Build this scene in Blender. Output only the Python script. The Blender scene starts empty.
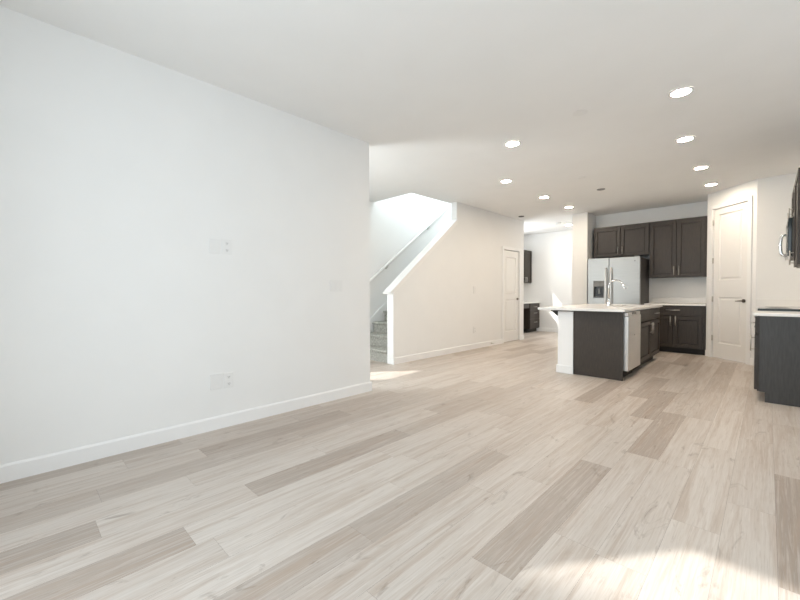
import bpy, bmesh, math, random
from mathutils import Vector, Matrix
random.seed(11)
S = bpy.context.scene
C = S.collection
PI = math.pi

def srgb(r, g, b):
    f = lambda c: (c / 255) / 12.92 if c / 255 <= 0.04045 else ((c / 255 + 0.055) / 1.055) ** 2.4
    return (f(r), f(g), f(b), 1.0)

# ------------------------------------------------------------------ camera
F_PX = 378.697
yaw, pitch, roll = 0.7709956, -0.0192222, -0.00280535
CAM_Z = 1.10
fw = Vector((-math.sin(yaw) * math.cos(pitch), math.cos(yaw) * math.cos(pitch), math.sin(pitch)))
rt = fw.cross(Vector((0, 0, 1))).normalized()
up = rt.cross(fw)
r2 = rt * math.cos(roll) + up * math.sin(roll)
u2 = -rt * math.sin(roll) + up * math.cos(roll)
cam = bpy.data.cameras.new('camera')
cam.sensor_width = 36.0
cam.lens = F_PX * 36.0 / 800.0
cam.clip_start = 0.02
co = bpy.data.objects.new('camera', cam)
C.objects.link(co)
m3 = Matrix((r2, u2, -fw)).transposed()
co.matrix_world = Matrix.Translation((0, 0, CAM_Z)) @ m3.to_4x4()
S.camera = co

# ------------------------------------------------------------------ world, sun, daylight, added lights
W = bpy.data.worlds.new('world')
S.world = W
W.use_nodes = True
bg = W.node_tree.nodes['Background']
bg.inputs['Color'].default_value = (0.86, 0.94, 1.0, 1)
bg.inputs['Strength'].default_value = 1.6

sun = bpy.data.lights.new('sun', 'SUN')
sun.energy = 6.5
sun.angle = math.radians(1.0)
sun.color = (1.0, 0.97, 0.92)
so = bpy.data.objects.new('sun', sun)
C.objects.link(so)
so.rotation_euler = Vector((0.76, 1.0, -1.0)).to_track_quat('-Z', 'Y').to_euler()
so.location = (-6, -6, 8)

def area(name, loc, direction, sx, sy, power, col=(1, 1, 1)):
    l = bpy.data.lights.new(name, 'AREA')
    l.shape = 'RECTANGLE'
    l.size, l.size_y = sx, sy
    l.energy = power
    l.color = col
    o = bpy.data.objects.new(name, l)
    C.objects.link(o)
    o.location = loc
    o.rotation_euler = Vector(direction).to_track_quat('-Z', 'Y').to_euler()
    return o

area('daylight_patio_door', (-0.83, -0.47, 1.32), (0, 1, 0), 2.6, 2.4, 46, (0.80, 0.92, 1.0))
area('added_side_light', (1.83, 2.3, 1.55), (-1, 0, 0), 3.0, 1.5, 14, (0.84, 0.94, 1.0))  # added unseen source, gives the left wall even side light
area('daylight_entry', (-5.24, 1.34, 1.28), (1, 0, 0), 0.9, 1.9, 95, (0.86, 0.95, 1.0))
area('stairwell_fill', (-4.25, 6.4, 4.4), (-1, 0, -0.15), 3.0, 1.6, 105, (0.84, 0.96, 1.0))  # unseen area light added in the indoor landing opening to light the stairwell
area('daylight_nook', (-5.24, 9.10, 2.08), (1, 0, 0), 0.7, 0.66, 32, (0.92, 0.97, 1.0))

S.view_settings.view_transform = 'Standard'
S.view_settings.look = 'None'
S.view_settings.gamma = 1.0
S.view_settings.use_curve_mapping = False
S.view_settings.exposure = -0.31

# ------------------------------------------------------------------ materials
def mat(name, col, rough=0.5, metal=0.0, noise=0.0, nscale=20.0, bump=0.0, bscale=80.0, spec=0.5, stretch=None, col2=None):
    m = bpy.data.materials.new(name)
    m.use_nodes = True
    nt = m.node_tree
    b = nt.nodes['Principled BSDF']
    b.inputs['Base Color'].default_value = col
    b.inputs['Roughness'].default_value = rough
    b.inputs['Metallic'].default_value = metal
    b.inputs['Specular IOR Level'].default_value = spec
    tc = nt.nodes.new('ShaderNodeTexCoord')
    mp = nt.nodes.new('ShaderNodeMapping')
    if stretch:
        mp.inputs['Scale'].default_value = stretch
    nt.links.new(tc.outputs['Object'], mp.inputs['Vector'])
    if noise > 0:
        n = nt.nodes.new('ShaderNodeTexNoise')
        n.inputs['Scale'].default_value = nscale
        n.inputs['Detail'].default_value = 5
        nt.links.new(mp.outputs[0], n.inputs['Vector'])
        mx = nt.nodes.new('ShaderNodeMix')
        mx.data_type = 'RGBA'
        c2 = col2 if col2 else tuple(c * (1 - noise) for c in col[:3]) + (1,)
        mx.inputs[6].default_value = col
        mx.inputs[7].default_value = c2
        rp = nt.nodes.new('ShaderNodeMapRange')
        rp.inputs[1].default_value = 0.35
        rp.inputs[2].default_value = 0.65
        nt.links.new(n.outputs['Fac'], rp.inputs[0])
        nt.links.new(rp.outputs[0], mx.inputs[0])
        nt.links.new(mx.outputs[2], b.inputs['Base Color'])
    if bump > 0:
        n2 = nt.nodes.new('ShaderNodeTexNoise')
        n2.inputs['Scale'].default_value = bscale
        n2.inputs['Detail'].default_value = 3
        nt.links.new(mp.outputs[0], n2.inputs['Vector'])
        bp = nt.nodes.new('ShaderNodeBump')
        bp.inputs['Strength'].default_value = bump
        bp.inputs['Distance'].default_value = 0.004
        nt.links.new(n2.outputs['Fac'], bp.inputs['Height'])
        nt.links.new(bp.outputs[0], b.inputs['Normal'])
    return m

M = {}
M['wall'] = mat('wall_paint', (0.865, 0.86, 0.845, 1), 0.75, noise=0.015, nscale=3, bump=0.05, bscale=120, spec=0.25)
M['ceil'] = mat('ceiling_paint', (0.885, 0.88, 0.865, 1), 0.85, noise=0.015, nscale=3, bump=0.05, bscale=90, spec=0.2)
M['trim'] = mat('white_trim_paint', (0.89, 0.885, 0.875, 1), 0.35, noise=0.01, nscale=6)
M['door'] = mat('white_door_paint', (0.86, 0.845, 0.82, 1), 0.4, noise=0.01, nscale=6)
M['wood'] = mat('dark_stained_wood', (0.047, 0.0355, 0.027, 1), 0.42, noise=0.35, nscale=9, stretch=(14, 14, 1.2), bump=0.05, bscale=30)
M['daylit_wood'] = mat('daylit_dark_wood', (0.052, 0.050, 0.048, 1), 0.40, noise=0.3, nscale=7, stretch=(10, 10, 1.2), bump=0.05, bscale=30)  # cabinet wood made cooler: daylight on the end panel put into its colour
M['toe'] = mat('dark_toe_board', (0.018, 0.015, 0.012, 1), 0.6, noise=0.2)
M['quartz'] = mat('white_quartz', (0.84, 0.825, 0.80, 1), 0.22, noise=0.008, nscale=9)
M['steel_bright'] = mat('bright_brushed_steel', (0.80, 0.785, 0.765, 1), 0.30, 0.85, noise=0.06, nscale=4, stretch=(1, 1, 60))
M['steel'] = mat('brushed_steel', (0.43, 0.43, 0.42, 1), 0.33, 0.85, noise=0.10, nscale=4, stretch=(1, 1, 60))
M['steel_dark'] = mat('grey_enamel_side', (0.075, 0.07, 0.065, 1), 0.5, noise=0.1)
M['nickel'] = mat('brushed_nickel', (0.58, 0.56, 0.53, 1), 0.3, 0.9, noise=0.08, nscale=30)
M['bronze'] = mat('dark_nickel', (0.16, 0.14, 0.12, 1), 0.3, 0.9, noise=0.1)
M['chrome'] = mat('polished_chrome', (0.80, 0.80, 0.80, 1), 0.12, 1.0, noise=0.03)
M['black'] = mat('black_gloss_plastic', (0.012, 0.012, 0.012, 1), 0.25, noise=0.1)
M['glass_black'] = mat('black_glass', (0.02, 0.03, 0.032, 1), 0.06, noise=0.1)
M['grey_plastic'] = mat('grey_plastic', (0.22, 0.22, 0.215, 1), 0.4, noise=0.1)
M['plate'] = mat('white_plate_plastic', (0.83, 0.825, 0.81, 1), 0.35, noise=0.01)
M['slot'] = mat('dark_slot', (0.10, 0.10, 0.10, 1), 0.6, noise=0.1)
M['carpet'] = mat('grey_carpet', srgb(205, 203, 195), 0.95, noise=0.4, nscale=60, bump=0.8, bscale=260, spec=0.1, col2=srgb(150, 148, 140))
M['subfloor'] = mat('subfloor', (0.16, 0.13, 0.11, 1), 0.8, noise=0.2)

def emit(name, col, strength):
    m = bpy.data.materials.new(name)
    m.use_nodes = True
    b = m.node_tree.nodes['Principled BSDF']
    b.inputs['Base Color'].default_value = (0.9, 0.88, 0.84, 1)
    b.inputs['Emission Color'].default_value = col
    b.inputs['Emission Strength'].default_value = strength
    return m
M['lamp'] = emit('warm_lamp_lens', (1.0, 0.84, 0.66, 1), 285.0)

def floor_mat():
    m = bpy.data.materials.new('oak_vinyl_planks')
    m.use_nodes = True
    nt = m.node_tree
    L = nt.links.new
    b = nt.nodes['Principled BSDF']
    uv = nt.nodes.new('ShaderNodeUVMap'); uv.uv_map = 'plank'
    at = nt.nodes.new('ShaderNodeAttribute'); at.attribute_name = 'tone'
    sep = nt.nodes.new('ShaderNodeSeparateColor')
    L(at.outputs['Color'], sep.inputs[0])
    def noise(sx, sy, detail, dist=0.0, rough=0.55):
        mp = nt.nodes.new('ShaderNodeMapping')
        mp.inputs['Scale'].default_value = (sx, sy, 1)
        L(uv.outputs[0], mp.inputs['Vector'])
        n = nt.nodes.new('ShaderNodeTexNoise')
        n.inputs['Scale'].default_value = 1.0
        n.inputs['Detail'].default_value = detail
        n.inputs['Roughness'].default_value = rough
        n.inputs['Distortion'].default_value = dist
        L(mp.outputs[0], n.inputs['Vector'])
        return n.outputs['Fac']
    def rng(fac, a, c, d=0.0, e=1.0):
        r = nt.nodes.new('ShaderNodeMapRange')
        r.inputs[1].default_value = a; r.inputs[2].default_value = c
        r.inputs[3].default_value = d; r.inputs[4].default_value = e
        L(fac, r.inputs[0]); return r.outputs[0]
    def mix(f, a, c, bt='MIX'):
        x = nt.nodes.new('ShaderNodeMix'); x.data_type = 'RGBA'; x.blend_type = bt
        if isinstance(f, float): x.inputs[0].default_value = f
        else: L(f, x.inputs[0])
        for i, v in ((6, a), (7, c)):
            if isinstance(v, tuple): x.inputs[i].default_value = v
            else: L(v, x.inputs[i])
        return x.outputs[2]
    base = mix(sep.outputs[0], FL_LIGHT, FL_DARK)
    # broad tan streaks, cerused figure, knots and fine pores
    streak = rng(noise(15, 0.8, 6, 1.0, 0.65), 0.47, 0.66, 0, 0.75)
    c1 = mix(streak, base, mix(0.80, base, FL_TAN))
    fig = rng(noise(48, 1.1, 5, 1.6, 0.7), 0.50, 0.62, 0, 0.45)
    c2 = mix(fig, c1, mix(0.6, c1, FL_WHITE))
    fig2 = rng(noise(75, 1.8, 5, 1.2, 0.7), 0.52, 0.64, 0, 0.5)
    c3 = mix(fig2, c2, mix(0.6, c2, FL_TAN))
    knot = rng(noise(8, 2.4, 6, 2.0, 0.65), 0.60, 0.74, 0, 0.8)
    c3b = mix(knot, c3, mix(0.8, c3, FL_KNOT))
    fine = rng(noise(170, 7, 3), 0.54, 0.70, 0, 0.40)
    c4 = mix(fine, c3b, mix(0.5, c3b, FL_KNOT))
    fine2 = rng(noise(120, 4, 3), 0.55, 0.72, 0, 0.40)
    c5 = mix(fine2, c4, mix(0.6, c4, FL_WHITE))
    L(c5, b.inputs['Base Color'])
    b.inputs['Roughness'].default_value = 0.42
    b.inputs['Specular IOR Level'].default_value = 0.45
    bp = nt.nodes.new('ShaderNodeBump'); bp.inputs['Strength'].default_value = 0.12; bp.inputs['Distance'].default_value = 0.002
    L(noise(150, 5, 3), bp.inputs['Height']); L(bp.outputs[0], b.inputs['Normal'])
    return m
FL_LIGHT = srgb(207, 199, 191)
FL_DARK = srgb(160, 147, 136)
FL_TAN = srgb(172, 153, 137)
FL_KNOT = srgb(128, 111, 97)
FL_WHITE = srgb(224, 219, 214)
M['floor'] = floor_mat()

# ------------------------------------------------------------------ mesh helpers
class MB:
    def __init__(s):
        s.bm = bmesh.new()
    def box(s, x0, x1, y0, y1, z0, z1, bev=0.0, seg=2):
        r = bmesh.ops.create_cube(s.bm, size=1.0)
        vs = r['verts']
        for v in vs:
            v.co = Vector(((x0 + x1) / 2 + v.co.x * (x1 - x0), (y0 + y1) / 2 + v.co.y * (y1 - y0), (z0 + z1) / 2 + v.co.z * (z1 - z0)))
        if bev > 0:
            es = list({e for v in vs for e in v.link_edges})
            bmesh.ops.bevel(s.bm, geom=es, offset=bev, segments=seg, affect='EDGES', profile=0.5)
        return s
    def prism(s, pts, axis, a, b):
        """polygon pts extruded along axis ('x','y','z') from a to b"""
        def mk(p, t):
            if axis == 'x': return (t, p[0], p[1])
            if axis == 'y': return (p[0], t, p[1])
            return (p[0], p[1], t)
        v0 = [s.bm.verts.new(mk(p, a)) for p in pts]
        v1 = [s.bm.verts.new(mk(p, b)) for p in pts]
        n = len(pts)
        f = [s.bm.faces.new(v0), s.bm.faces.new(v1[::-1])]
        for i in range(n):
            f.append(s.bm.faces.new((v0[i], v1[i], v1[(i + 1) % n], v0[(i + 1) % n])))
        bmesh.ops.recalc_face_normals(s.bm, faces=f)
        return s
    def tube(s, path, rad, n=12, caps=True):
        path = [Vector(p) for p in path]
        rads = rad if isinstance(rad, (list, tuple)) else [rad] * len(path)
        rings = []
        t0 = (path[1] - path[0]).normalized()
        ref = Vector((0, 0, 1)) if abs(t0.z) < 0.9 else Vector((1, 0, 0))
        nrm = t0.cross(ref).normalized()
        for i, p in enumerate(path):
            if i == 0: t = t0
            elif i == len(path) - 1: t = (path[i] - path[i - 1]).normalized()
            else: t = ((path[i + 1] - p).normalized() + (p - path[i - 1]).normalized()).normalized()
            nrm = (nrm - t * nrm.dot(t)).normalized()
            bn = t.cross(nrm)
            rings.append([s.bm.verts.new(p + (nrm * math.cos(2 * PI * k / n) + bn * math.sin(2 * PI * k / n)) * rads[i]) for k in range(n)])
        fs = []
        for a, b in zip(rings, rings[1:]):
            for k in range(n):
                fs.append(s.bm.faces.new((a[k], a[(k + 1) % n], b[(k + 1) % n], b[k])))
        if caps:
            fs.append(s.bm.faces.new(rings[0][::-1])); fs.append(s.bm.faces.new(rings[-1]))
        for f in fs[:(-2 if caps else None)]: f.smooth = True
        bmesh.ops.recalc_face_normals(s.bm, faces=fs)
        return s
    def lathe(s, prof, n=32, cx=0, cy=0):
        rings = []
        for r, z in prof:
            rings.append([s.bm.verts.new((cx + r * math.cos(2 * PI * k / n), cy + r * math.sin(2 * PI * k / n), z)) for k in range(n)])
        fs = []
        for a, b in zip(rings, rings[1:]):
            for k in range(n):
                fs.append(s.bm.faces.new((a[k], a[(k + 1) % n], b[(k + 1) % n], b[k])))
        fs.append(s.bm.faces.new(rings[0][::-1])); fs.append(s.bm.faces.new(rings[-1]))
        bmesh.ops.recalc_face_normals(s.bm, faces=fs)
        return s
    def build(s, name, m, parent=None, loc=None, rz=0.0):
        me = bpy.data.meshes.new(name)
        s.bm.normal_update()
        s.bm.to_mesh(me); s.bm.free()
        me.materials.append(M[m] if isinstance(m, str) else m)
        o = bpy.data.objects.new(name, me)
        C.objects.link(o)
        if parent: o.parent = parent
        if loc is not None: o.location = loc
        o.rotation_euler.z = rz
        return o

def tag(o, label=None, cat=None, group=None, kind=None):
    if label: o['label'] = label
    if cat: o['category'] = cat
    if group: o['group'] = group
    if kind: o['kind'] = kind
    return o
def thing(name, label, cat, loc=(0, 0, 0), rz=0.0, group=None):
    o = bpy.data.objects.new(name, None)
    o.empty_display_size = 0.1
    C.objects.link(o)
    o.location = loc
    o.rotation_euler.z = rz
    return tag(o, label, cat, group)
def struct(name, mb, m, label, cat, **k):
    return tag(mb.build(name, m, **k), label, cat, None, 'structure')

def wall_boxes(mb, axis, t0, t1, a0, a1, z0, z1, holes):
    """wall slab across axis ('x' = plane of constant x) with rectangular holes (b0,b1,c0,c1)"""
    As = sorted({a0, a1, *[h[0] for h in holes], *[h[1] for h in holes]})
    for p, q in zip(As, As[1:]):
        Zs = [(z0, z1)]
        for h in holes:
            if h[0] <= p and h[1] >= q:
                nz = []
                for u, v in Zs:
                    if h[2] > u: nz.append((u, min(v, h[2])))
                    if h[3] < v: nz.append((max(u, h[3]), v))
                Zs = nz
        for u, v in Zs:
            if v - u < 1e-4: continue
            if axis == 'x': mb.box(t0, t1, p, q, u, v)
            elif axis == 'y': mb.box(p, q, t0, t1, u, v)
            else: mb.box(p, q, u, v, t0, t1)
    return mb

# ------------------------------------------------------------------ dimensions
CZ = 2.76           # ceiling
LW = -3.19          # left wall face
SW = -4.10          # stair wall face
OX = -5.20          # outer left wall face
YB = -0.45          # wall behind the camera
XR = 1.80           # right wall of the living room
XK = 0.56           # right wall of the kitchen
KB = 8.92           # kitchen back wall
HF = 10.45          # hall far wall
CT0, CT1 = 0.858, 0.888   # worktop slab

# ------------------------------------------------------------------ floor: planks
def build_floor():
    w, L = 0.182, 1.22
    me = bpy.data.meshes.new('floor')
    verts, faces, tones, uvs, mats = [], [], [], [], []
    def quad(x0, x1, y0, y1, tone, rnd):
        i = len(verts)
        verts.extend([(x0, y0, 0), (x1, y0, 0), (x1, y1, 0), (x0, y1, 0)])
        faces.append((i, i + 1, i + 2, i + 3)); mats.append(0)
        ou, ov = rnd * 37.0, rnd * 91.0
        flip = -1 if random.random() < 0.5 else 1
        uvs.extend([((x - x0) + ou, flip * (y - y0) + ov) for x, y in ((x0, y0), (x1, y0), (x1, y1), (x0, y1))])
        tones.append(tone)
    # planks whose place and tone can be read off the photograph: row -> [(y start, tone)]
    fixed = {
        0: [(1.98, 0.95)], -1: [(1.2, 0.12), (2.6, 0.25), (3.82, 0.2)], -2: [(1.0, 0.05), (2.22, 0.1)], -3: [(1.7, 0.15), (2.92, 0.1)],
        -4: [(1.72, 0.12), (2.94, 0.75), (4.16, 0.3)], -5: [(1.32, 0.8), (2.6, 0.2), (3.83, 0.8), (5.05, 0.3), (6.27, 0.45)],
        -6: [(0.9, 0.15), (2.12, 0.25), (3.34, 0.2)], -7: [(0.6, 0.22), (1.82, 0.15), (4.8, 0.25), (6.0, 0.55)],
        -8: [(-0.12, 0.6), (1.1, 0.68), (2.32, 0.25), (4.0, 0.85)], -9: [(0.3, 0.03), (1.52, 0.12), (2.74, 0.2)],
        -10: [(0.62, 0.05), (1.84, 0.15), (3.06, 0.3)], -11: [(-0.67, 0.8), (0.55, 0.05), (1.77, 0.15)],
        -12: [(-0.3, 0.15), (0.92, 0.8), (2.14, 0.6), (3.36, 0.5)], -13: [(-0.95, 0.85), (0.27, 0.1), (1.49, 0.2)],
        -14: [(-0.5, 0.12), (0.72, 0.22), (1.94, 0.3)], -15: [(-0.9, 0.55), (0.32, 0.62), (1.54, 0.6), (2.76, 0.5)],
        -16: [(-0.31, 0.28), (0.91, 0.85), (2.13, 0.5)], -17: [(0.5, 0.4), (1.72, 0.55)],
    }
    x_lo, x_hi, y_lo, y_hi = -5.3, 1.85, YB - 0.1, HF + 0.05
    k0 = int(math.floor((x_lo - 0.04) / w)); k1 = int(math.ceil((x_hi - 0.04) / w))
    for k in range(k0, k1):
        xa = 0.04 + k * w
        fx = fixed.get(k, [])
        rows = []
        if fx:
            y = fx[0][0]
            while y > y_lo:
                y -= L
            while y < fx[0][0] - 0.05:
                rows.append([y, None]); y += L
            for i, (ys, t) in enumerate(fx):
                if rows and ys - rows[-1][0] > 1.7:
                    rows.append([rows[-1][0] + (ys - rows[-1][0]) / 2, None])
                rows.append([ys, t])
            y = fx[-1][0] + L
        else:
            y = y_lo - random.random() * L
        while y < y_hi:
            rows.append([y, None]); y += L
        for i, (ys, t) in enumerate(rows):
            ye = rows[i + 1][0] if i + 1 < len(rows) else y_hi
            if t is None:
                t = random.choice([0.05, 0.1, 0.15, 0.2]) if ys < 1.4 and xa > -2.0 else random.choice([0.05, 0.1, 0.1, 0.15, 0.2, 0.2, 0.25, 0.3, 0.35, 0.6, 0.75])
            ys, ye2 = max(ys, y_lo), min(ye, y_hi)
            if ye2 - ys < 0.01: continue
            g = 0.0003
            quad(xa + g, xa + w - g, ys + g, ye2 - g, t, random.random())
    nq = len(faces)
    i = len(verts)
    X0, X1, Y0, Y1, Z0, Z1 = x_lo - 0.1, x_hi + 0.1, y_lo - 0.1, y_hi + 0.1, -0.12, -0.0012
    verts.extend([(X0, Y0, Z0), (X1, Y0, Z0), (X1, Y1, Z0), (X0, Y1, Z0), (X0, Y0, Z1), (X1, Y0, Z1), (X1, Y1, Z1), (X0, Y1, Z1)])
    for f in ((3, 2, 1, 0), (4, 5, 6, 7), (0, 1, 5, 4), (1, 2, 6, 5), (2, 3, 7, 6), (3, 0, 4, 7)):
        faces.append(tuple(i + q for q in f)); mats.append(1); uvs.extend([(0, 0)] * 4); tones.append(0)
    me.from_pydata(verts, [], faces)
    me.polygons.foreach_set('material_index', mats)
    me.uv_layers.new(name='plank')
    me.uv_layers['plank'].data.foreach_set('uv', [c for q in uvs for c in q])
    me.color_attributes.new('tone', 'FLOAT_COLOR', 'CORNER')
    me.color_attributes['tone'].data.foreach_set('color', [c for t in tones for _ in range(4) for c in (t, 0, 0, 1)])
    me.materials.append(M['floor']); me.materials.append(M['subfloor'])
    o = bpy.data.objects.new('floor', me)
    C.objects.link(o)
    tag(o, 'pale greige oak plank floor with scattered darker boards', 'floor', None, 'structure')
build_floor()

# ------------------------------------------------------------------ room shell
# ceiling with the stairwell opening
mb = MB()
wall_boxes(mb, 'z', CZ, CZ + 0.30, -5.35, XR + 0.15, YB - 0.15, HF + 0.15, [(OX - 0.02, -4.27, 4.68, 8.30)])
struct('ceiling', mb, 'ceil', 'flat off-white ceiling dotted with recessed downlights', 'ceiling')

struct('wall_left', MB().box(LW - 0.12, LW, YB, 2.80, 0, CZ), 'wall', 'large blank white wall at left with outlet plates', 'wall')
mb = MB(); wall_boxes(mb, 'y', YB - 0.14, YB, LW - 0.12, XR + 0.14, 0, CZ, [(-2.21, 0.55, 0.05, 2.60)])
struct('wall_back', mb, 'wall', 'white wall behind the viewer with the wide patio door', 'wall')
mb = MB(); wall_boxes(mb, 'x', XR, XR + 0.14, YB, 5.33, 0, CZ, [(0.8, 3.8, 0.8, 2.3)])
struct('wall_right', mb, 'wall', 'white living room wall right of the viewer with an added unseen window', 'wall')
struct('wall_right_return', MB().box(XK, XR, 5.21, 5.33, 0, CZ), 'wall', 'white return wall beside the end of the range counter', 'wall')
mb = MB(); wall_boxes(mb, 'x', XK, XK + 0.12, 5.33, 7.81, 0, CZ, [])
struct('wall_kitchen_right', mb, 'wall', 'white kitchen wall behind the range and wall cabinets', 'wall')
struct('wall_kitchen_end', MB().box(-0.13, XK, 7.69, 7.81, 0, CZ), 'wall', 'white wall to the right of the pantry door', 'wall')
struct('wall_kitchen_back', MB().box(-2.70, -0.655, KB, KB + 0.12, 0, CZ), 'wall', 'white wall behind refrigerator and dark wall cabinets', 'wall')
struct('wall_wing', MB().box(-3.00, -2.70, 8.36, HF, 0, CZ), 'wall', 'white wing wall standing to the left of the refrigerator', 'wall')
struct('wall_pantry_side', MB().box(-0.755, -0.655, 8.33, KB, 0, CZ), 'wall', 'short white pantry side wall at the right end of the back counter', 'wall')
struct('wall_hall_far', MB().box(OX - 0.15, -3.00, HF, HF + 0.14, 0, CZ), 'wall', 'bright white wall at the far end of the hall', 'wall')
struct('wall_entry', MB().box(OX, LW - 0.12, 0.25, 0.37, 0, CZ), 'wall', 'white entry wall hidden behind the large left wall', 'wall')

mb = MB(); wall_boxes(mb, 'x', OX - 0.15, OX, 0.25, HF, 0, 5.55, [(0.85, 1.82, 0.12, 2.46), (8.62, 9.58, 1.64, 2.52)])
struct('wall_outer', mb, 'wall', 'bright white outer wall running up beside the stairs', 'wall')

struct('sun_blocker', MB().box(-11.0, 0.0, -6.3, -6.0, 0, 7.45), 'wall', 'unseen slab added outside to block part of the patio door sun', 'wall')  # unseen blocker, added to trim the sun patch from the patio door

# stair wall with the sloping knee-wall top and the door notch
D0, D1, DH = 7.42, 8.16, 2.03
KY0, KZ0, KY1, KZ1 = 4.08, 1.14, 5.72, 2.41
mb = MB().prism([(KY0, 0), (D0, 0), (D0, DH), (D1, DH), (D1, 0), (8.37, 0), (8.37, CZ), (KY1, CZ), (KY1, KZ1), (KY0, KZ0)], 'x', SW - 0.12, SW)
struct('wall_stair', mb, 'wall', 'white stair wall with a sloping open top and a closet door', 'wall')
struct('wall_closet_back', MB().box(OX, SW - 0.12, 8.25, 8.37, 0, CZ), 'wall', 'white wall behind the stair closet facing the hall nook', 'wall')
# upper storey of the stairwell
mb = MB(); wall_boxes(mb, 'x', -4.24, -4.10, 4.56, 8.42, CZ + 0.30, 5.55, [(4.9, 7.9, 3.6, 5.2)])
struct('wall_upper_landing', mb, 'wall', 'white upper stairwell wall open to the landing', 'wall')
struct('wall_upper_near', MB().box(OX, -4.24, 4.56, 4.68, CZ + 0.30, 5.55), 'wall', 'white upper stairwell wall over the foot of the stairs', 'wall')
struct('wall_upper_far', MB().box(OX, -4.24, 8.30, 8.42, CZ + 0.30, 5.55), 'wall', 'white upper stairwell wall at the head of the stairs', 'wall')
struct('ceiling_upper', MB().box(OX - 0.15, -4.10, 4.56, 8.42, 5.55, 5.67), 'ceil', 'white ceiling over the stairwell', 'ceiling')

# pantry: diagonal wall with a tall door.  local x runs along the wall, front is -y
PA, PB = Vector((-0.755, 8.31)), Vector((-0.13, 7.69))
PL = (PB - PA).length
PR = math.atan2(PB.y - PA.y, PB.x - PA.x)
p0, p1, pz = 0.118, 0.748, 2.475
mb = MB().box(0.0, p0, 0, 0.11, 0, CZ).box(p1, PL, 0, 0.11, 0, CZ).box(p0, p1, 0, 0.11, pz, CZ)
struct('wall_pantry', mb, 'wall', 'angled white corner wall holding the tall pantry door', 'wall', loc=(PA.x, PA.y, 0), rz=PR)

# baseboards
BH, BT = 0.105, 0.014
def base_prof(mb, axis, face, out, a0, a1):
    t = face + out * BT
    pts = [(face, 0), (t, 0), (t, BH - 0.012), (face + out * BT * 0.55, BH), (face, BH)]
    mb.prism(pts, 'y' if axis == 'x' else 'x', a0, a1) if axis == 'x' else mb.prism(pts, 'x', a0, a1)
    return mb
mb = base_prof(MB(), 'x', LW, 1, YB, 2.80 + BT)
base_prof(mb, 'y', 2.80, 1, LW - 0.12, LW)
struct('baseboard_left', mb, 'trim', 'white baseboard along the large left wall', 'baseboard')
mb = base_prof(MB(), 'x', SW, 1, KY0 - 0.014, D0 - 0.07)
base_prof(mb, 'x', SW, 1, D1 + 0.07, 8.37)
mb.box(SW - 0.13, SW, KY0 - 0.014, KY0, 0, BH)
struct('baseboard_stair', mb, 'trim', 'white baseboard along the stair wall', 'baseboard')
struct('baseboard_far', base_prof(MB(), 'y', HF, -1, -4.60, -3.0), 'trim', 'white baseboard on the hall far wall', 'baseboard')
struct('baseboard_right', base_prof(MB(), 'x', XR, -1, YB, 5.20), 'trim', 'white baseboard along the living room right wall', 'baseboard')
struct('baseboard_wing', MB().box(-3.014, -2.686, 8.346, 8.36, 0, BH, 0.003), 'trim', 'white baseboard at the foot of the wing wall', 'baseboard')
struct('baseboard_pantry', MB().box(0.0, p0 - 0.062, -0.014, 0, 0, BH, 0.003).box(p1 + 0.072, PL, -0.014, 0, 0, BH, 0.003), 'trim',
       'white baseboard blocks beside the pantry door', 'baseboard', loc=(PA.x, PA.y, 0), rz=PR)

# knee wall cap and end trim
th = math.atan2(KZ1 - KZ0, KY1 - KY0)
dy, dz = math.cos(th), math.sin(th)
def along(s, h): return (KY0 + dy * s - dz * h, KZ0 + dz * s + dy * h)
Ls = math.hypot(KY1 - KY0, KZ1 - KZ0)
pts = [along(-0.10, 0.0), along(Ls, 0.0), along(Ls + 0.02, 0.030), along(-0.10, 0.030)]
mb = MB().prism(pts, 'x', SW - 0.145, SW + 0.025)
pts = [along(-0.02, -0.045), along(Ls - 0.03, -0.045), along(Ls, 0.0), along(-0.06, 0.0)]
mb.prism(pts, 'x', SW, SW + 0.014)
struct('trim_1', mb, 'trim', 'white sloping cap board on top of the stair knee wall', 'trim')
struct('trim_2', MB().box(SW - 0.13, SW + 0.004, KY0 - 0.012, KY0, BH, KZ0 - 0.02), 'trim', 'white upright trim on the end of the stair knee wall', 'trim')
struct('trim_3', MB().box(SW - 0.121, SW + 0.001, KY1 - 0.008, KY1, KZ1 + 0.04, CZ), 'trim', 'white end board above the top of the sloping cap', 'trim')

# windows behind the viewer / out of frame (they bring in the daylight)
def frame(mb, axis, t0, t1, a0, a1, z0, z1, w=0.05, bars=()):
    def b(p, q, u, v):
        if axis == 'x': mb.box(t0, t1, p, q, u, v)
        else: mb.box(p, q, t0, t1, u, v)
    b(a0, a0 + w, z0, z1); b(a1 - w, a1, z0, z1); b(a0 + w, a1 - w, z0, z0 + w); b(a0 + w, a1 - w, z1 - w, z1)
    for s in bars: b(s - w / 2, s + w / 2, z0 + w, z1 - w)
    return mb
struct('window_1', frame(MB(), 'y', YB - 0.12, YB - 0.06, -2.21, 0.55, 0.05, 2.60, 0.03), 'trim', 'white patio door frame behind the viewer', 'window')
struct('added_window', frame(MB(), 'x', XR + 0.05, XR + 0.1, 0.8, 3.8, 0.8, 2.3, 0.05, (2.3,)), 'trim', 'unseen white window frame added in the right wall for side light', 'window')  # window added out of view to go with the side light
struct('window_3', frame(MB(), 'x', OX - 0.12, OX - 0.07, 0.85, 1.82, 0.12, 2.46, 0.015), 'trim', 'white glazed entry frame in the outer wall', 'window')
struct('window_4', frame(MB(), 'x', OX - 0.12, OX - 0.07, 8.62, 9.58, 1.64, 2.52, 0.012), 'trim', 'small white high window frame beside the hall nook', 'window')

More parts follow.
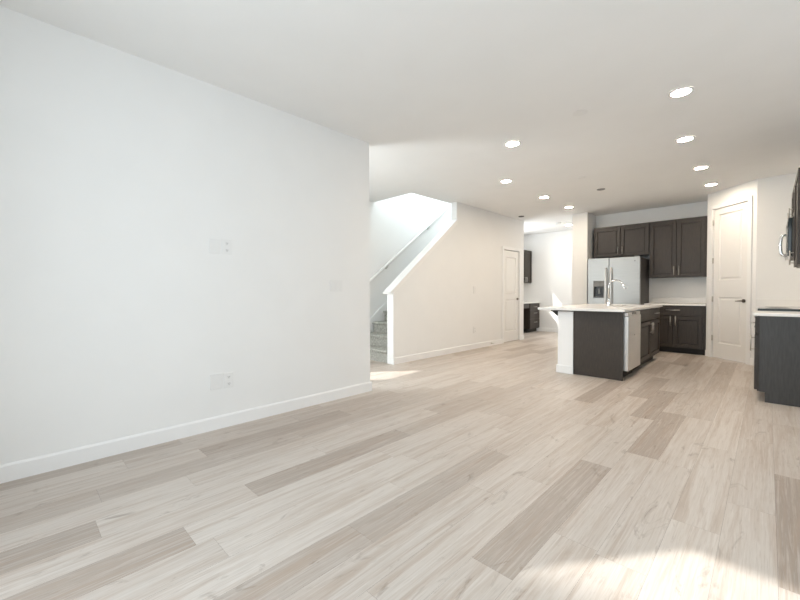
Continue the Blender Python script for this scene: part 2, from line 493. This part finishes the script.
# ------------------------------------------------------------------ doors
def panel_door(mb, w, h, panels, t=0.035):
    """two-panel moulded door; local x 0..w, front at y=0, z 0..h"""
    zs = sorted({0, h, *[p[2] for p in panels], *[p[3] for p in panels]})
    x0, x1 = panels[0][0], panels[0][1]
    mb.box(0, x0, 0, t, 0, h); mb.box(x1, w, 0, t, 0, h)
    prev = 0
    for p in sorted(panels, key=lambda q: q[2]):
        mb.box(x0, x1, 0, t, prev, p[2]); prev = p[3]
    mb.box(x0, x1, 0, t, prev, h)
    for a, b, c, d in panels:
        # bevelled recess: outer rim at y=0 falling to y=.012, then a raised field
        def ring(i, y): return [mb.bm.verts.new(v) for v in ((a + i, y, c + i), (b - i, y, c + i), (b - i, y, d - i), (a + i, y, d - i))]
        R = [ring(0, 0.0), ring(0.010, 0.016), ring(0.028, 0.016), ring(0.046, 0.004)]
        fs = []
        for r0, r1 in zip(R, R[1:]):
            for k in range(4):
                fs.append(mb.bm.faces.new((r0[k], r0[(k + 1) % 4], r1[(k + 1) % 4], r1[k])))
        fs.append(mb.bm.faces.new(R[-1]))
        for f in fs:
            f.normal_update()
            if f.normal.y > 0: f.normal_flip()
    return mb
def lever(parent, x, z, sgn, m='nickel'):
    mb = MB()
    mb.tube([(x, 0.0, z), (x, -0.012, z)], 0.027, 20)
    mb.tube([(x, -0.01, z), (x, -0.045, z)], 0.010, 12)
    mb.tube([(x, -0.045, z), (x + sgn * 0.03, -0.05, z), (x + sgn * 0.095, -0.046, z - 0.004)], [0.010, 0.009, 0.007], 12)
    mb.build('door_handle', m, parent)
def hinges(parent, x, zs):
    for z in zs:
        MB().tube([(x, -0.006, z - 0.045), (x, -0.006, z + 0.045)], 0.007, 10).box(x - 0.016, x + 0.016, -0.003, 0.0, z - 0.045, z + 0.045).build('hinge', 'nickel', parent)

# door_1: closet door in the stair wall (faces +X): local front -y -> +X, local x -> +Y
d1 = thing('door_1', 'white two-panel closet door in the stair wall', 'door', (SW - 0.02, D0 + 0.012, 0.0), PI / 2)
tag(d1, kind='structure')
w = D1 - D0 - 0.024
sb = MB(); panel_door(sb, w, DH - 0.02, [(0.12, w - 0.12, 0.22, 0.93), (0.12, w - 0.12, 1.06, DH - 0.16)])
for v in sb.bm.verts: v.co.z += 0.012
sb.build('door_slab', 'door', d1)
lever(d1, w - 0.06, 0.95, -1, 'bronze'); hinges(d1, 0.004, (0.22, 1.02, 1.80))
mb = MB()
for a, b, c, d in ((D0 - 0.065, D0 - 0.002, 0, DH + 0.065), (D1 + 0.002, D1 + 0.065, 0, DH + 0.065), (D0 - 0.002, D1 + 0.002, DH + 0.002, DH + 0.065)):
    mb.box(SW, SW + 0.016, a, b, c, d, 0.003)
struct('trim_4', mb, 'trim', 'white casing around the closet door in the stair wall', 'trim')

# door_2: pantry door
d2 = thing('door_2', 'tall white two-panel pantry door in the angled corner wall', 'door', (PA.x, PA.y, 0.0), PR)
tag(d2, kind='structure')
w = p1 - p0 - 0.02
sb = MB(); panel_door(sb, w, pz - 0.022, [(0.095, w - 0.095, 0.24, 1.00), (0.095, w - 0.095, 1.28, 2.36)])
for v in sb.bm.verts: v.co += Vector((p0 + 0.01, 0.012, 0.012))
sb.build('door_slab', 'door', d2)
lever(d2, p1 - 0.055, 0.960, -1, 'bronze'); hinges(d2, p0 + 0.006, (0.33, 0.98, 1.62, 2.25))
mb = MB()
for a, b, c, d in ((p0 - 0.06, p0 - 0.002, 0, pz + 0.06), (p1 + 0.002, p1 + 0.07, 0, pz + 0.06), (p0 - 0.002, p1 + 0.002, pz + 0.002, pz + 0.06)):
    mb.box(a, b, -0.016, 0.0, c, d, 0.003)
struct('trim_5', mb, 'trim', 'white casing around the tall pantry door', 'trim', loc=(PA.x, PA.y, 0), rz=PR)

# ------------------------------------------------------------------ cabinet helpers
def shaker(mb, x0, x1, z0, z1, t=0.022, fr=0.060, y=0.0):
    """door front at y-t .. y"""
    f = y - t
    b = 0.0018
    mb.box(x0, x0 + fr, f, y, z0, z1, b, 1); mb.box(x1 - fr, x1, f, y, z0, z1, b, 1)
    mb.box(x0 + fr, x1 - fr, f, y, z0, z0 + fr, b, 1); mb.box(x0 + fr, x1 - fr, f, y, z1 - fr, z1, b, 1)
    g = 0.011
    mb.box(x0 + fr + g, x1 - fr - g, f + 0.010, y, z0 + fr + g, z1 - fr - g, 0.002, 1)
    return mb
def pull(parent, x, z, length=0.14, horiz=False, y=-0.02, m='nickel'):
    mb = MB()
    h = length / 2
    r = 0.0065
    yo = y - 0.032
    if horiz:
        mb.tube([(x - h, yo, z), (x + h, yo, z)], r, 10)
        for s in (-1, 1): mb.tube([(x + s * h * 0.72, y, z), (x + s * h * 0.72, yo, z)], r * 0.8, 8)
    else:
        mb.tube([(x, yo, z - h), (x, yo, z + h)], r, 10)
        for s in (-1, 1): mb.tube([(x, y, z + s * h * 0.72), (x, yo, z + s * h * 0.72)], r * 0.8, 8)
    return mb.build('handle', m, parent)
def cabinet(name, label, loc, rz, w, d, z0, z1, doors=(), drawers=(), toe=0.0, group=None, wood='wood', cat='cabinet', body_z1=None, open_y=None):
    t = thing(name, label, cat, loc, rz, group)
    mb = MB()
    mb.box(0, w, 0, d, z0 + toe, body_z1 or z1)
    mb.build('body', wood, t)
    if toe:
        MB().box(0.002, w - 0.002, 0.07, d, z0, z0 + toe).build('toe_kick', 'toe', t)
    for x0, x1, a, b, hx, hz, hl in doors:
        dm = shaker(MB(), x0, x1, a, b).build('door', wood, t)
        if hl: pull(dm, hx, hz, hl)
    for x0, x1, a, b, hx, hz, hl in drawers:
        dm = MB().box(x0, x1, -0.02, 0, a, b, 0.003).build('drawer_front', wood, t)
        if hl: pull(dm, hx, hz, hl, True)
    return t

# ------------------------------------------------------------------ kitchen: back run (fronts face -Y)
UY = 8.60
UT = 2.447
ub = UY + 0.02
wl = 2.647 - 1.653
cabinet('wall_cabinet', 'dark short double-door wall cabinet above the refrigerator', (-2.647, ub, 0), 0, wl, KB - ub - 0.003, 1.822, UT,
        [(0.012, wl / 2 - 0.006, 1.832, UT - 0.035, wl / 2 - 0.04, 1.945, 0.15), (wl / 2 + 0.006, wl - 0.008, 1.832, UT - 0.035, wl / 2 + 0.04, 1.945, 0.15)],
        group='wall cabinets on the back wall')
wr = 1.651 - 0.765
cabinet('wall_cabinet', 'dark tall double-door wall cabinet right of the refrigerator', (-1.651, ub, 0), 0, wr, KB - ub - 0.003, 1.374, UT,
        [(0.012, 0.425, 1.384, UT - 0.035, 0.393, 1.495, 0.17), (0.437, wr - 0.035, 1.384, UT - 0.035, 0.470, 1.495, 0.17)],
        group='wall cabinets on the back wall')
BY = 8.32
wb = 1.655 - 0.765
cabinet('base_cabinet', 'dark base cabinet with a drawer and two doors under the back counter', (-1.655, BY, 0), 0, wb, KB - BY - 0.003, 0, CT0,
        [(0.012, 0.430, 0.112, 0.665, 0.398, 0.585, 0.17), (0.442, wb - 0.035, 0.112, 0.665, 0.474, 0.585, 0.17)],
        [(0.012, wb - 0.035, 0.680, CT0 - 0.015, 0.434, 0.775, 0.21)], toe=0.10)
tw = thing('worktop', 'white quartz worktop on the back base cabinet', 'worktop', (-1.665, BY - 0.045, 0))
MB().box(0, 0.905, 0, KB - BY + 0.045, CT0, CT1, 0.004).build('slab', 'quartz', tw)
MB().box(0, 0.905, KB - BY + 0.025, KB - BY + 0.045, CT1, CT1 + 0.10, 0.003).build('backsplash', 'quartz', tw)

# refrigerator
FX0, FX1, FY, FT = -2.607, -1.700, 8.12, 1.765
fr = thing('refrigerator', 'stainless steel side-by-side refrigerator with water dispenser', 'refrigerator', (FX0, FY, 0))
fwid = FX1 - FX0
MB().box(0.006, fwid - 0.006, 0.075, 0.78, 0.02, FT - 0.012, 0.004).build('body', 'steel_dark', fr)
MB().box(0.02, fwid - 0.02, 0.04, 0.075, 0.0, 0.09).build('kick_grille', 'black', fr)
sx = 0.383
ld = MB()
# left door with a dispenser opening
hx0, hx1, hz0, hz1 = 0.105, 0.300, 0.985, 1.325
wall_boxes(ld, 'y', 0.0, 0.07, 0, sx - 0.004, 0.10, FT, [(hx0, hx1, hz0, hz1)])
ldo = ld.build('freezer_door', 'steel', fr)
dsp = MB().box(hx0, hx1, 0.05, 0.068, hz0, hz1).build('dispenser', 'black', fr)
mb = MB(); frame(mb, 'y', -0.004, 0.05, hx0, hx1, hz0, hz1, 0.007); mb.build('dispenser_frame', 'grey_plastic', dsp)
MB().box(hx0 + 0.01, hx1 - 0.01, -0.002, 0.05, hz1 - 0.115, hz1 - 0.010, 0.003).build('control_panel', 'grey_plastic', dsp)
MB().box(hx0 + 0.08, hx1 - 0.08, 0.03, 0.05, hz0 + 0.08, hz0 + 0.19, 0.006).build('paddle', 'grey_plastic', dsp)
MB().box(hx0 + 0.012, hx1 - 0.012, 0.0, 0.05, hz0 + 0.010, hz0 + 0.022).build('drip_tray', 'grey_plastic', dsp)
rd = MB().box(sx + 0.004, fwid, 0.0, 0.07, 0.10, FT, 0.006).build('fridge_door', 'steel', fr)
for p, x in ((ldo, sx - 0.045), (rd, sx + 0.045)):
    mb = MB().tube([(x, 0.0, 0.62), (x, -0.045, 0.66), (x, -0.055, 0.75), (x, -0.055, 1.45), (x, -0.045, 1.53), (x, 0.0, 1.57)], 0.013, 12)
    mb.build('handle', 'steel_bright', p)
bd = MB().tube([(fwid - 0.085, 0.001, 1.685), (fwid - 0.085, -0.003, 1.685)], 0.013, 20)
bd.build('badge', 'grey_plastic', rd)
for x in (0.02, fwid - 0.10): MB().box(x, x + 0.08, 0.02, 0.10, FT, FT + 0.015, 0.004).build('hinge_cover', 'grey_plastic', fr)

# ------------------------------------------------------------------ island
IX0, IX1, IY0, IY1 = -1.868, -1.277, 5.262, 7.40
mb = MB().box(-2.068, IX0, 5.245, IY1, 0, CT0 - 0.018)
struct('wall_island', mb, 'trim', 'white pony wall forming the end post of the kitchen island', 'wall')
mb = MB().box(-2.083, IX0 + 0.008, 5.230, 5.245, 0, BH, 0.003).box(-2.083, -2.068, 5.245, IY1, 0, BH, 0.003)
struct('baseboard_island', mb, 'trim', 'white baseboard around the island pony wall', 'baseboard')
ep = MB().box(IX0, IX1, IY0, IY0 + 0.02, 0, CT0 - 0.018, 0.001, 1).build('end_panel', 'wood')
tag(ep, 'dark brown end panel closing the near side of the island', 'panel')

# dishwasher: front faces +X ; local x -> +Y
dw = thing('dishwasher', 'stainless steel dishwasher built into the island next to the end panel', 'dishwasher', (-1.275, 5.315, 0), PI / 2)
DWW = 0.625
MB().box(0.004, DWW - 0.004, 0.03, 0.54, 0.10, CT0 - 0.012).build('tub', 'steel_dark', dw)
dd = MB().box(0, DWW, -0.045, 0.03, 0.115, 0.800, 0.005).build('door', 'steel_bright', dw)
cp = MB().box(0, DWW, -0.035, 0.03, 0.803, CT0 - 0.012, 0.004).build('control_panel', 'steel_bright', dw)
MB().box(0.20, 0.42, -0.037, -0.030, 0.815, 0.842, 0.002).build('pocket_handle', 'black', cp)
MB().tube([(0.30, -0.0455, 0.55), (0.30, -0.0475, 0.55)], 0.008, 14).build('badge', 'grey_plastic', dd)
MB().box(0.01, DWW - 0.01, 0.05, 0.5, 0.0, 0.10).build('toe_kick', 'toe', dw)

# sink base cabinet
SY0 = 5.955
ws = IY1 - SY0
sm = 0.765
cabinet('base_cabinet', 'dark sink base cabinet in the island beyond the dishwasher', (-1.285, SY0, 0), PI / 2, ws, 0.56, 0, CT0,
        [(0.012, sm - 0.006, 0.112, 0.665, sm - 0.045, 0.56, 0.17), (sm + 0.006, ws - 0.012, 0.112, 0.665, sm + 0.05, 0.56, 0.17)],
        [(0.012, ws - 0.012, 0.680, CT0 - 0.015, 1.10, 0.77, 0.22)], toe=0.10, body_z1=0.66)
SLX0, SLX1, SLY0, SLY1 = -2.33, -1.238, 5.165, 7.47
hx = (-1.70, -1.34, 6.25, 7.0)
mb = MB()
wall_boxes(mb, 'z', CT0, CT1, SLX0 + 0.03, SLX1, SLY0, SLY1, [hx])
mb.box(SLX0, SLX0 + 0.03, SLY0 + 0.03, SLY1 - 0.03, CT0, CT1)
for sy, y in ((1, SLY0 + 0.03), (-1, SLY1 - 0.03)):
    pts = [(SLX0 + 0.03, y)] + [(SLX0 + 0.03 - 0.03 * math.cos(a), y - sy * 0.03 * math.sin(a)) for a in [PI / 2 * k / 6 for k in range(7)]]
    mb.prism(pts, 'z', CT0, CT1)
tag(mb.build('island_worktop', 'quartz'), 'white quartz worktop of the kitchen island with seating overhang', 'worktop')
sb = MB().box(-2.14, -1.262, 5.18, 5.26, CT0 - 0.016, CT0).box(-2.14, IX0, 5.26, IY1, CT0 - 0.016, CT0)
tag(sb.build('support_board', 'wood'), 'dark support board under the near edge of the island worktop', 'board')
br = thing('bracket', 'dark steel bracket under the island worktop overhang', 'bracket', (-2.069, 5.27, 0))
MB().prism([(0, CT0 - 0.018), (0, 0.775), (-0.02, 0.785), (-0.085, CT0 - 0.018)], 'y', -0.02, 0.02).build('gusset', 'toe', br)
# sink
sk = MB()
x0, x1, y0, y1 = hx
wall_boxes(sk, 'z', 0.670, 0.682, x0 - 0.01, x1 + 0.01, y0 - 0.01, y1 + 0.01, [])
for a in ((x0 - 0.012, x0, y0 - 0.012, y1 + 0.012), (x1, x1 + 0.012, y0 - 0.012, y1 + 0.012), (x0, x1, y0 - 0.012, y0), (x0, x1, y1, y1 + 0.012)):
    sk.box(*a, 0.682, CT0)
sko = tag(sk.build('sink', 'steel'), 'undermount steel sink set into the island worktop', 'sink')
# faucet
FXx, FYy = -1.80, 6.58
fa = thing('faucet', 'chrome gooseneck pull-down faucet on the island worktop', 'faucet', (FXx, FYy, CT1))
MB().lathe([(0.028, 0), (0.028, 0.008), (0.022, 0.016), (0.020, 0.10), (0.016, 0.115)], 20).build('base', 'chrome', fa)
R = 0.098
arc = [(0, 0, 0.10), (0, 0, 0.30)] + [(R - R * math.cos(a), 0, 0.30 + R * math.sin(a)) for a in [PI * k / 14 * 0.86 for k in range(1, 15)]]
MB().tube(arc, 0.0115, 14).build('spout', 'chrome', fa)
e = Vector(arc[-1]); dvec = (Vector(arc[-1]) - Vector(arc[-2])).normalized()
MB().tube([e - dvec * 0.01, e + dvec * 0.02, e + dvec * 0.085, e + dvec * 0.10], [0.0135, 0.016, 0.018, 0.015], 14).build('spray_head', 'chrome', fa)
MB().tube([(0, -0.018, 0.06), (0, -0.04, 0.065), (0.0, -0.055, 0.12)], [0.009, 0.008, 0.006], 10).build('lever', 'chrome', fa)

# ------------------------------------------------------------------ right run: fronts face -X ; local x -> -Y
RX = -0.062
NEAR, R0, R1, FAR = 5.235, 5.86, 6.62, 7.69
ep = MB().prism([(RX + 0.010, 0.10), (-0.012, 0.10), (-0.012, 0.0), (XK, 0.0), (XK, CT0), (RX + 0.010, CT0)], 'y', NEAR - 0.02, NEAR).build('end_panel', 'daylit_wood')
tag(ep, 'dark end panel of the range counter at the right edge, tinted as if by daylight', 'panel')
wn = R0 - NEAR
cabinet('base_cabinet', 'dark base cabinet between the right-hand end panel and the range', (RX - 0.008, R0, 0), -PI / 2, wn, XK - RX + 0.005, 0, CT0,
        [(0.010, wn - 0.006, 0.112, 0.665, wn - 0.07, 0.575, 0.16)], [(0.010, wn - 0.006, 0.680, CT0 - 0.012, wn / 2, 0.77, 0.14)], toe=0.10)
wf = FAR - R1
cabinet('base_cabinet', 'dark base cabinet between the range and the pantry corner', (RX + 0.08, FAR - 0.002, 0), -PI / 2, wf - 0.002, XK - RX - 0.083, 0, CT0,
        [(0.010, wf / 2 - 0.004, 0.112, 0.665, wf / 2 - 0.05, 0.575, 0.16), (wf / 2 + 0.004, wf - 0.010, 0.112, 0.665, wf / 2 + 0.05, 0.575, 0.16)],
        [(0.010, wf - 0.010, 0.680, CT0 - 0.012, wf / 2, 0.77, 0.20)], toe=0.10)
t1 = thing('worktop', 'white quartz worktop over the right-hand end panel', 'worktop', (0, 0, 0))
MB().box(RX - 0.045, XK, NEAR - 0.035, R0 - 0.003, CT0, CT1, 0.007, 3).build('slab', 'quartz', t1)
MB().box(XK - 0.02, XK, NEAR - 0.035, R0 - 0.003, CT1, CT1 + 0.10, 0.003).build('backsplash', 'quartz', t1)
t2 = thing('worktop', 'white quartz worktop in the corner between range and pantry wall', 'worktop', (0, 0, 0))
MB().box(RX + 0.035, XK, R1 + 0.003, FAR, CT0, CT1, 0.004).build('slab', 'quartz', t2)
MB().box(-0.125, XK, FAR - 0.02, FAR, CT1, CT1 + 0.10, 0.003).box(XK - 0.02, XK, R1 + 0.003, FAR - 0.02, CT1, CT1 + 0.10, 0.003).build('backsplash', 'quartz', t2)

# range
rg = thing('range', 'stainless range with a black glass top between the right worktops', 'range', (RX, R1 - 0.005, 0), -PI / 2)
RW = R1 - R0 - 0.01
MB().box(0, RW, 0.03, 0.60, 0.02, 0.875).build('body', 'steel_dark', rg)
od = MB().box(0.004, RW - 0.004, -0.01, 0.03, 0.20, 0.74, 0.005).build('oven_door', 'steel', rg)
MB().box(0.10, RW - 0.10, -0.013, -0.009, 0.30, 0.62, 0.002).build('oven_window', 'glass_black', od)
pull(od, RW / 2, 0.70, 0.66, True, -0.01, 'steel')
dr = MB().box(0.004, RW - 0.004, -0.01, 0.03, 0.05, 0.19, 0.005).build('warming_drawer', 'steel', rg)
cpn = MB().box(0.0, RW, -0.015, 0.03, 0.75, 0.875, 0.006).build('control_panel', 'steel', rg)
for k in range(5):
    x = 0.09 + k * (RW - 0.18) / 4
    MB().tube([(x, -0.014, 0.815), (x, -0.045, 0.815)], [0.022, 0.019], 18).build('knob', 'steel', cpn)
ck = MB().box(0.0, RW, -0.02, 0.60, 0.877, 0.912, 0.004).build('cooktop', 'glass_black', rg)
for x, y, r in ((0.19, 0.15, 0.09), (0.56, 0.15, 0.11), (0.19, 0.43, 0.075), (0.56, 0.43, 0.09)):
    MB().lathe([(r, 0.912), (r, 0.9128), (r - 0.004, 0.9130)], 32, x, y).build('burner', 'slot', ck)

# right wall cabinets
RUT = 2.285
UXF = 0.215
cabinet('wall_cabinet', 'dark wall cabinet at the right edge before the microwave', (UXF, R0, 0), -PI / 2, R0 - NEAR + 0.015, XK - UXF - 0.003, 1.35, RUT,
        [(0.006, R0 - NEAR + 0.009, 1.36, RUT - 0.01, 0.05, 1.46, 0.15)], group='wall cabinets on the right wall')
cabinet('wall_cabinet', 'dark short wall cabinet above the microwave', (UXF, R1, 0), -PI / 2, R1 - R0 - 0.003, XK - UXF - 0.003, 1.905, RUT,
        [(0.006, 0.376, 1.915, RUT - 0.01, 0.05, 1.99, 0.12), (0.382, 0.750, 1.915, RUT - 0.01, 0.43, 1.99, 0.12)], group='wall cabinets on the right wall')
mw = thing('microwave', 'stainless over-range microwave with a curved handle', 'microwave', (0.160, R1, 0), -PI / 2)
mwid = R1 - R0 - 0.004
MB().box(0, mwid, 0.02, XK - 0.160, 1.475, 1.90, 0.003).build('body', 'steel_dark', mw)
md = MB().box(0, mwid - 0.17, -0.015, 0.02, 1.485, 1.895, 0.005).build('door', 'steel', mw)
MB().box(0.05, mwid - 0.24, -0.018, -0.013, 1.54, 1.84, 0.002).build('door_window', 'glass_black', md)
hxm = mwid - 0.20
MB().tube([(hxm, -0.012, 1.505), (hxm, -0.045, 1.508), (hxm, -0.060, 1.535), (hxm, -0.066, 1.62), (hxm, -0.060, 1.705), (hxm, -0.045, 1.732), (hxm, -0.012, 1.735)], 0.014, 12).build('handle', 'chrome', md)
mc = MB().box(mwid - 0.166, mwid, -0.013, 0.02, 1.485, 1.895, 0.005).build('control_panel', 'glass_black', mw)
for i in range(4):
    for j in range(3):
        MB().box(mwid - 0.145 + j * 0.043, mwid - 0.112 + j * 0.043, -0.0155, -0.0125, 1.53 + i * 0.05, 1.565 + i * 0.05, 0.001, 1).build('button', 'grey_plastic', mc)
MB().box(mwid - 0.145, mwid - 0.026, -0.0155, -0.0125, 1.80, 1.86, 0.001, 1).build('display', 'slot', mc)
MB().box(0.04, mwid - 0.04, 0.06, 0.30, 1.462, 1.475).build('vent_grille', 'black', mw)

# ------------------------------------------------------------------ hall nook (fronts face +X)
NX = -4.64
cabinet('base_cabinet', 'grey three-drawer base cabinet at the far end of the hall nook', (NX, 9.81, 0), PI / 2, 0.60, -OX + NX, 0, CT0 - 0.06,
        [], [(0.008, 0.592, 0.62, CT0 - 0.07, 0.30, 0.70, 0.16), (0.008, 0.592, 0.375, 0.612, 0.30, 0.53, 0.16), (0.008, 0.592, 0.112, 0.367, 0.30, 0.28, 0.16)], toe=0.10)
dk = thing('base_cabinet', 'open dark appliance bay left of the nook drawers', 'cabinet', (NX, 9.20, 0), PI / 2)
MB().box(0, 0.02, 0, -OX + NX, 0.0, CT0 - 0.06).box(0.02, 0.60, -OX + NX - 0.02, -OX + NX, 0.0, CT0 - 0.06).box(0.02, 0.60, 0.06, -OX + NX - 0.02, 0, 0.02).build('body', 'toe', dk)
MB().box(0.02, 0.60, 0.0, 0.02, 0.67, CT0 - 0.06).build('apron', 'wood', dk)
tag(MB().box(OX, NX + 0.03, 9.19, HF, CT0 - 0.06, CT1 - 0.06, 0.004).build('worktop', 'quartz'), 'white worktop over the hall nook drawers', 'worktop')
cabinet('wall_cabinet', 'dark narrow wall cabinet hanging in the hall nook', (-4.89, 9.64, 0), PI / 2, 0.80, -OX - 4.89, 1.366, 2.286,
        [(0.008, 0.416, 1.376, 2.276, 0.38, 1.46, 0.13), (0.424, 0.792, 1.376, 2.276, 0.46, 1.46, 0.13)])

# ------------------------------------------------------------------ stairs
st = thing('staircase', 'grey carpeted stairs rising behind the sloping stair wall', 'stairs', ((OX + SW - 0.12) / 2, 4.10, 0))
hwid = (SW - 0.12 - OX) / 2
rise, run = 0.190, 0.27
for k in range(14):
    y = k * run
    z = (k + 1) * rise
    x0, x1 = -hwid + 0.02, hwid - 0.034
    prof = [(y, k * rise if k else 0.0), (y, z - 0.045), (y - 0.020, z - 0.042), (y - 0.030, z - 0.030), (y - 0.033, z - 0.018), (y - 0.026, z - 0.004), (y - 0.012, z),
            (y + run, z), (y + run, z - 0.05 if k else 0.0)]
    m_ = MB(); m_.prism(prof, 'x', x0, x1); m_.build('step', 'carpet', st)
# skirt board on the outer wall, following the flight
sl = rise / run
ys, ye = -0.10, 14 * run
top0 = 0.624 + (4.10 + ys - 4.541) * 0.714
mb = MB().prism([(4.1 + ys, 0.0), (4.1 + ys, top0), (4.1 + ye, top0 + (ye - ys) * 0.710), (4.1 + ye, top0 + (ye - ys) * 0.710 - 0.32), (4.1 + ys + 0.15, 0.0)], 'x', OX, OX + 0.015)
struct('trim_6', mb, 'trim', 'white skirt board climbing the outer wall beside the stairs', 'trim')
# handrail on the outer wall
hr = thing('handrail', 'white sloping handrail on the bright wall above the stairs', 'handrail', (OX + 0.065, 4.1, 0))
def rail_z(y): return 1.342 + (y - 4.546) * 0.728
y0, y1 = 4.10, 7.9
MB().tube([(0, y0 - 4.1, rail_z(y0)), (0, y1 - 4.1, rail_z(y1))], 0.024, 16).build('rail', 'trim', hr)
for y in (4.97, 6.19, 7.40):
    MB().tube([(-0.065, y - 4.1, rail_z(y) - 0.075), (-0.02, y - 4.1, rail_z(y) - 0.07), (0, y - 4.1, rail_z(y) - 0.022)], 0.008, 10).tube([(-0.065, y - 4.1, rail_z(y) - 0.075), (-0.058, y - 4.1, rail_z(y) - 0.075)], 0.03, 16).build('rail_bracket', 'nickel', hr)

# ------------------------------------------------------------------ ceiling fixtures
lights = [
    (-0.537, 3.908, 'large warm recessed downlight nearest the viewer, at upper right'),
    (-0.665, 5.132, 'second warm recessed downlight of the right row, above the range counter end'),
    (-0.660, 6.453, 'third warm recessed downlight of the right row, towards the pantry door'),
    (-0.651, 7.580, 'last warm recessed downlight of the right row, just before the pantry door'),
    (-2.062, 3.929, 'warm recessed downlight nearest the viewer among the left row'),
    (-2.819, 5.175, 'second warm recessed downlight of the left row, level with the top of the stair opening'),
    (-2.817, 6.506, 'third warm recessed downlight of the left row, in line with the island post'),
    (-2.799, 7.611, 'last warm recessed downlight of the left row, just before the wing wall'),
    (-3.543, 9.60, 'warm recessed downlight at the far end of the hall ceiling'),
]
for x, y, lab in lights:
    t = thing('recessed_light', lab, 'ceiling light', (x, y, CZ), 0, 'recessed ceiling downlights')
    prof = [(0.066, -0.001), (0.068, -0.008), (0.082, -0.008), (0.088, -0.003), (0.088, -0.0002)]
    mb = MB()
    n = 40
    rings = [[mb.bm.verts.new((r * math.cos(2 * PI * k / n), r * math.sin(2 * PI * k / n), z)) for k in range(n)] for r, z in prof]
    for a, b in zip(rings, rings[1:]):
        for k in range(n): mb.bm.faces.new((a[k], b[k], b[(k + 1) % n], a[(k + 1) % n]))
    mb.build('trim_ring', 'plate', t)
    MB().lathe([(0.067, -0.0005), (0.067, -0.004), (0.060, -0.006)], 40).build('lens', 'lamp', t)
def disc(name, x, y, r, h, label, cat, m='plate'):
    mb = MB().lathe([(r, CZ), (r, CZ - h * 0.6), (r * 0.9, CZ - h)], 36, 0, 0)
    for v in mb.bm.verts: v.co.z -= CZ
    return tag(mb.build(name, m, loc=(x, y, CZ)), label, cat)
disc('ceiling_plate', -1.951, 5.80, 0.055, 0.008, 'small round white cover plate on ceiling over the near island end', 'cover plate')
disc('ceiling_plate', -1.952, 6.67, 0.060, 0.008, 'small round grey cover plate on ceiling over the island sink', 'cover plate', 'grey_plastic')
disc('ceiling_plate', -1.265, 3.70, 0.065, 0.004, 'faint flush round cover plate on the open living room ceiling', 'cover plate')
disc('air_vent', -3.88, 7.80, 0.06, 0.012, 'small dark round vent on ceiling above the closet door', 'vent', 'slot')
sd = disc('smoke_detector', -3.60, 9.15, 0.065, 0.035, 'round white smoke detector on the hall ceiling', 'smoke detector')

# ------------------------------------------------------------------ wall plates (on walls facing +X)
def plate(name, label, cat, X, y0, y1, z0, z1, kind, group=None):
    t = thing(name, label, cat, (X, (y0 + y1) / 2, (z0 + z1) / 2), PI / 2, group)
    w, h = (y1 - y0) / 2, (z1 - z0) / 2
    p = MB().box(-w, w, -0.006, 0, -h, h, 0.002).build('cover_plate', 'plate', t)
    if kind == 'outlet':
        for s in (-1, 1):
            r = MB().box(-0.017, 0.017, -0.0075, -0.005, s * 0.028 - 0.015, s * 0.028 + 0.015, 0.001, 1).build('receptacle', 'plate', t)
            MB().box(-0.008, -0.005, -0.0078, -0.007, s * 0.028 - 0.004, s * 0.028 + 0.006).box(0.005, 0.008, -0.0078, -0.007, s * 0.028 - 0.004, s * 0.028 + 0.006).tube([(0, -0.0078, s * 0.028 - 0.009), (0, -0.007, s * 0.028 - 0.009)], 0.0028, 8).build('slots', 'slot', r)
    elif kind == 'switch':
        n = max(1, round((y1 - y0) / 0.05))
        for i in range(n):
            cx = -w + (i + 0.5) * 2 * w / n
            MB().box(cx - 0.016, cx + 0.016, -0.0085, -0.005, -0.033, 0.033, 0.0015, 1).build('rocker', 'plate', t)
    return t
plate('blank_plate', 'blank white wall plate left of the upper outlet on the large wall', 'wall plate', LW, 1.105, 1.190, 1.42, 1.535, 'blank')
plate('outlet', 'white upper outlet at chest height on the large left wall', 'outlet', LW, 1.205, 1.283, 1.42, 1.540, 'outlet')
plate('light_switch', 'white switch plate near the right end of the large left wall', 'light switch', LW, 2.264, 2.415, 1.115, 1.232, 'switch')
plate('blank_plate', 'blank white wall plate left of the low outlet above the baseboard', 'wall plate', LW, 1.103, 1.196, 0.325, 0.450, 'blank')
plate('outlet', 'white low outlet above the baseboard of the large left wall', 'outlet', LW, 1.208, 1.287, 0.322, 0.445, 'outlet')
plate('blank_plate', 'small white plate at chest height on the stair wall', 'wall plate', SW, 6.26, 6.35, 1.08, 1.22, 'blank')
plate('outlet', 'white outlet low on the stair wall', 'outlet', SW, 6.26, 6.36, 0.31, 0.44, 'outlet')
ds = thing('door_stop', 'small metal door stop on the stair wall baseboard', 'door stop', (SW + BT, 6.90, 0.055), PI / 2)
MB().tube([(0, 0, 0), (0, -0.006, 0)], 0.014, 14).tube([(0, -0.006, 0), (0, -0.06, 0)], 0.006, 10).build('stem', 'nickel', ds)
MB().tube([(0, -0.06, 0), (0, -0.075, 0)], 0.009, 12).build('tip', 'plate', ds)
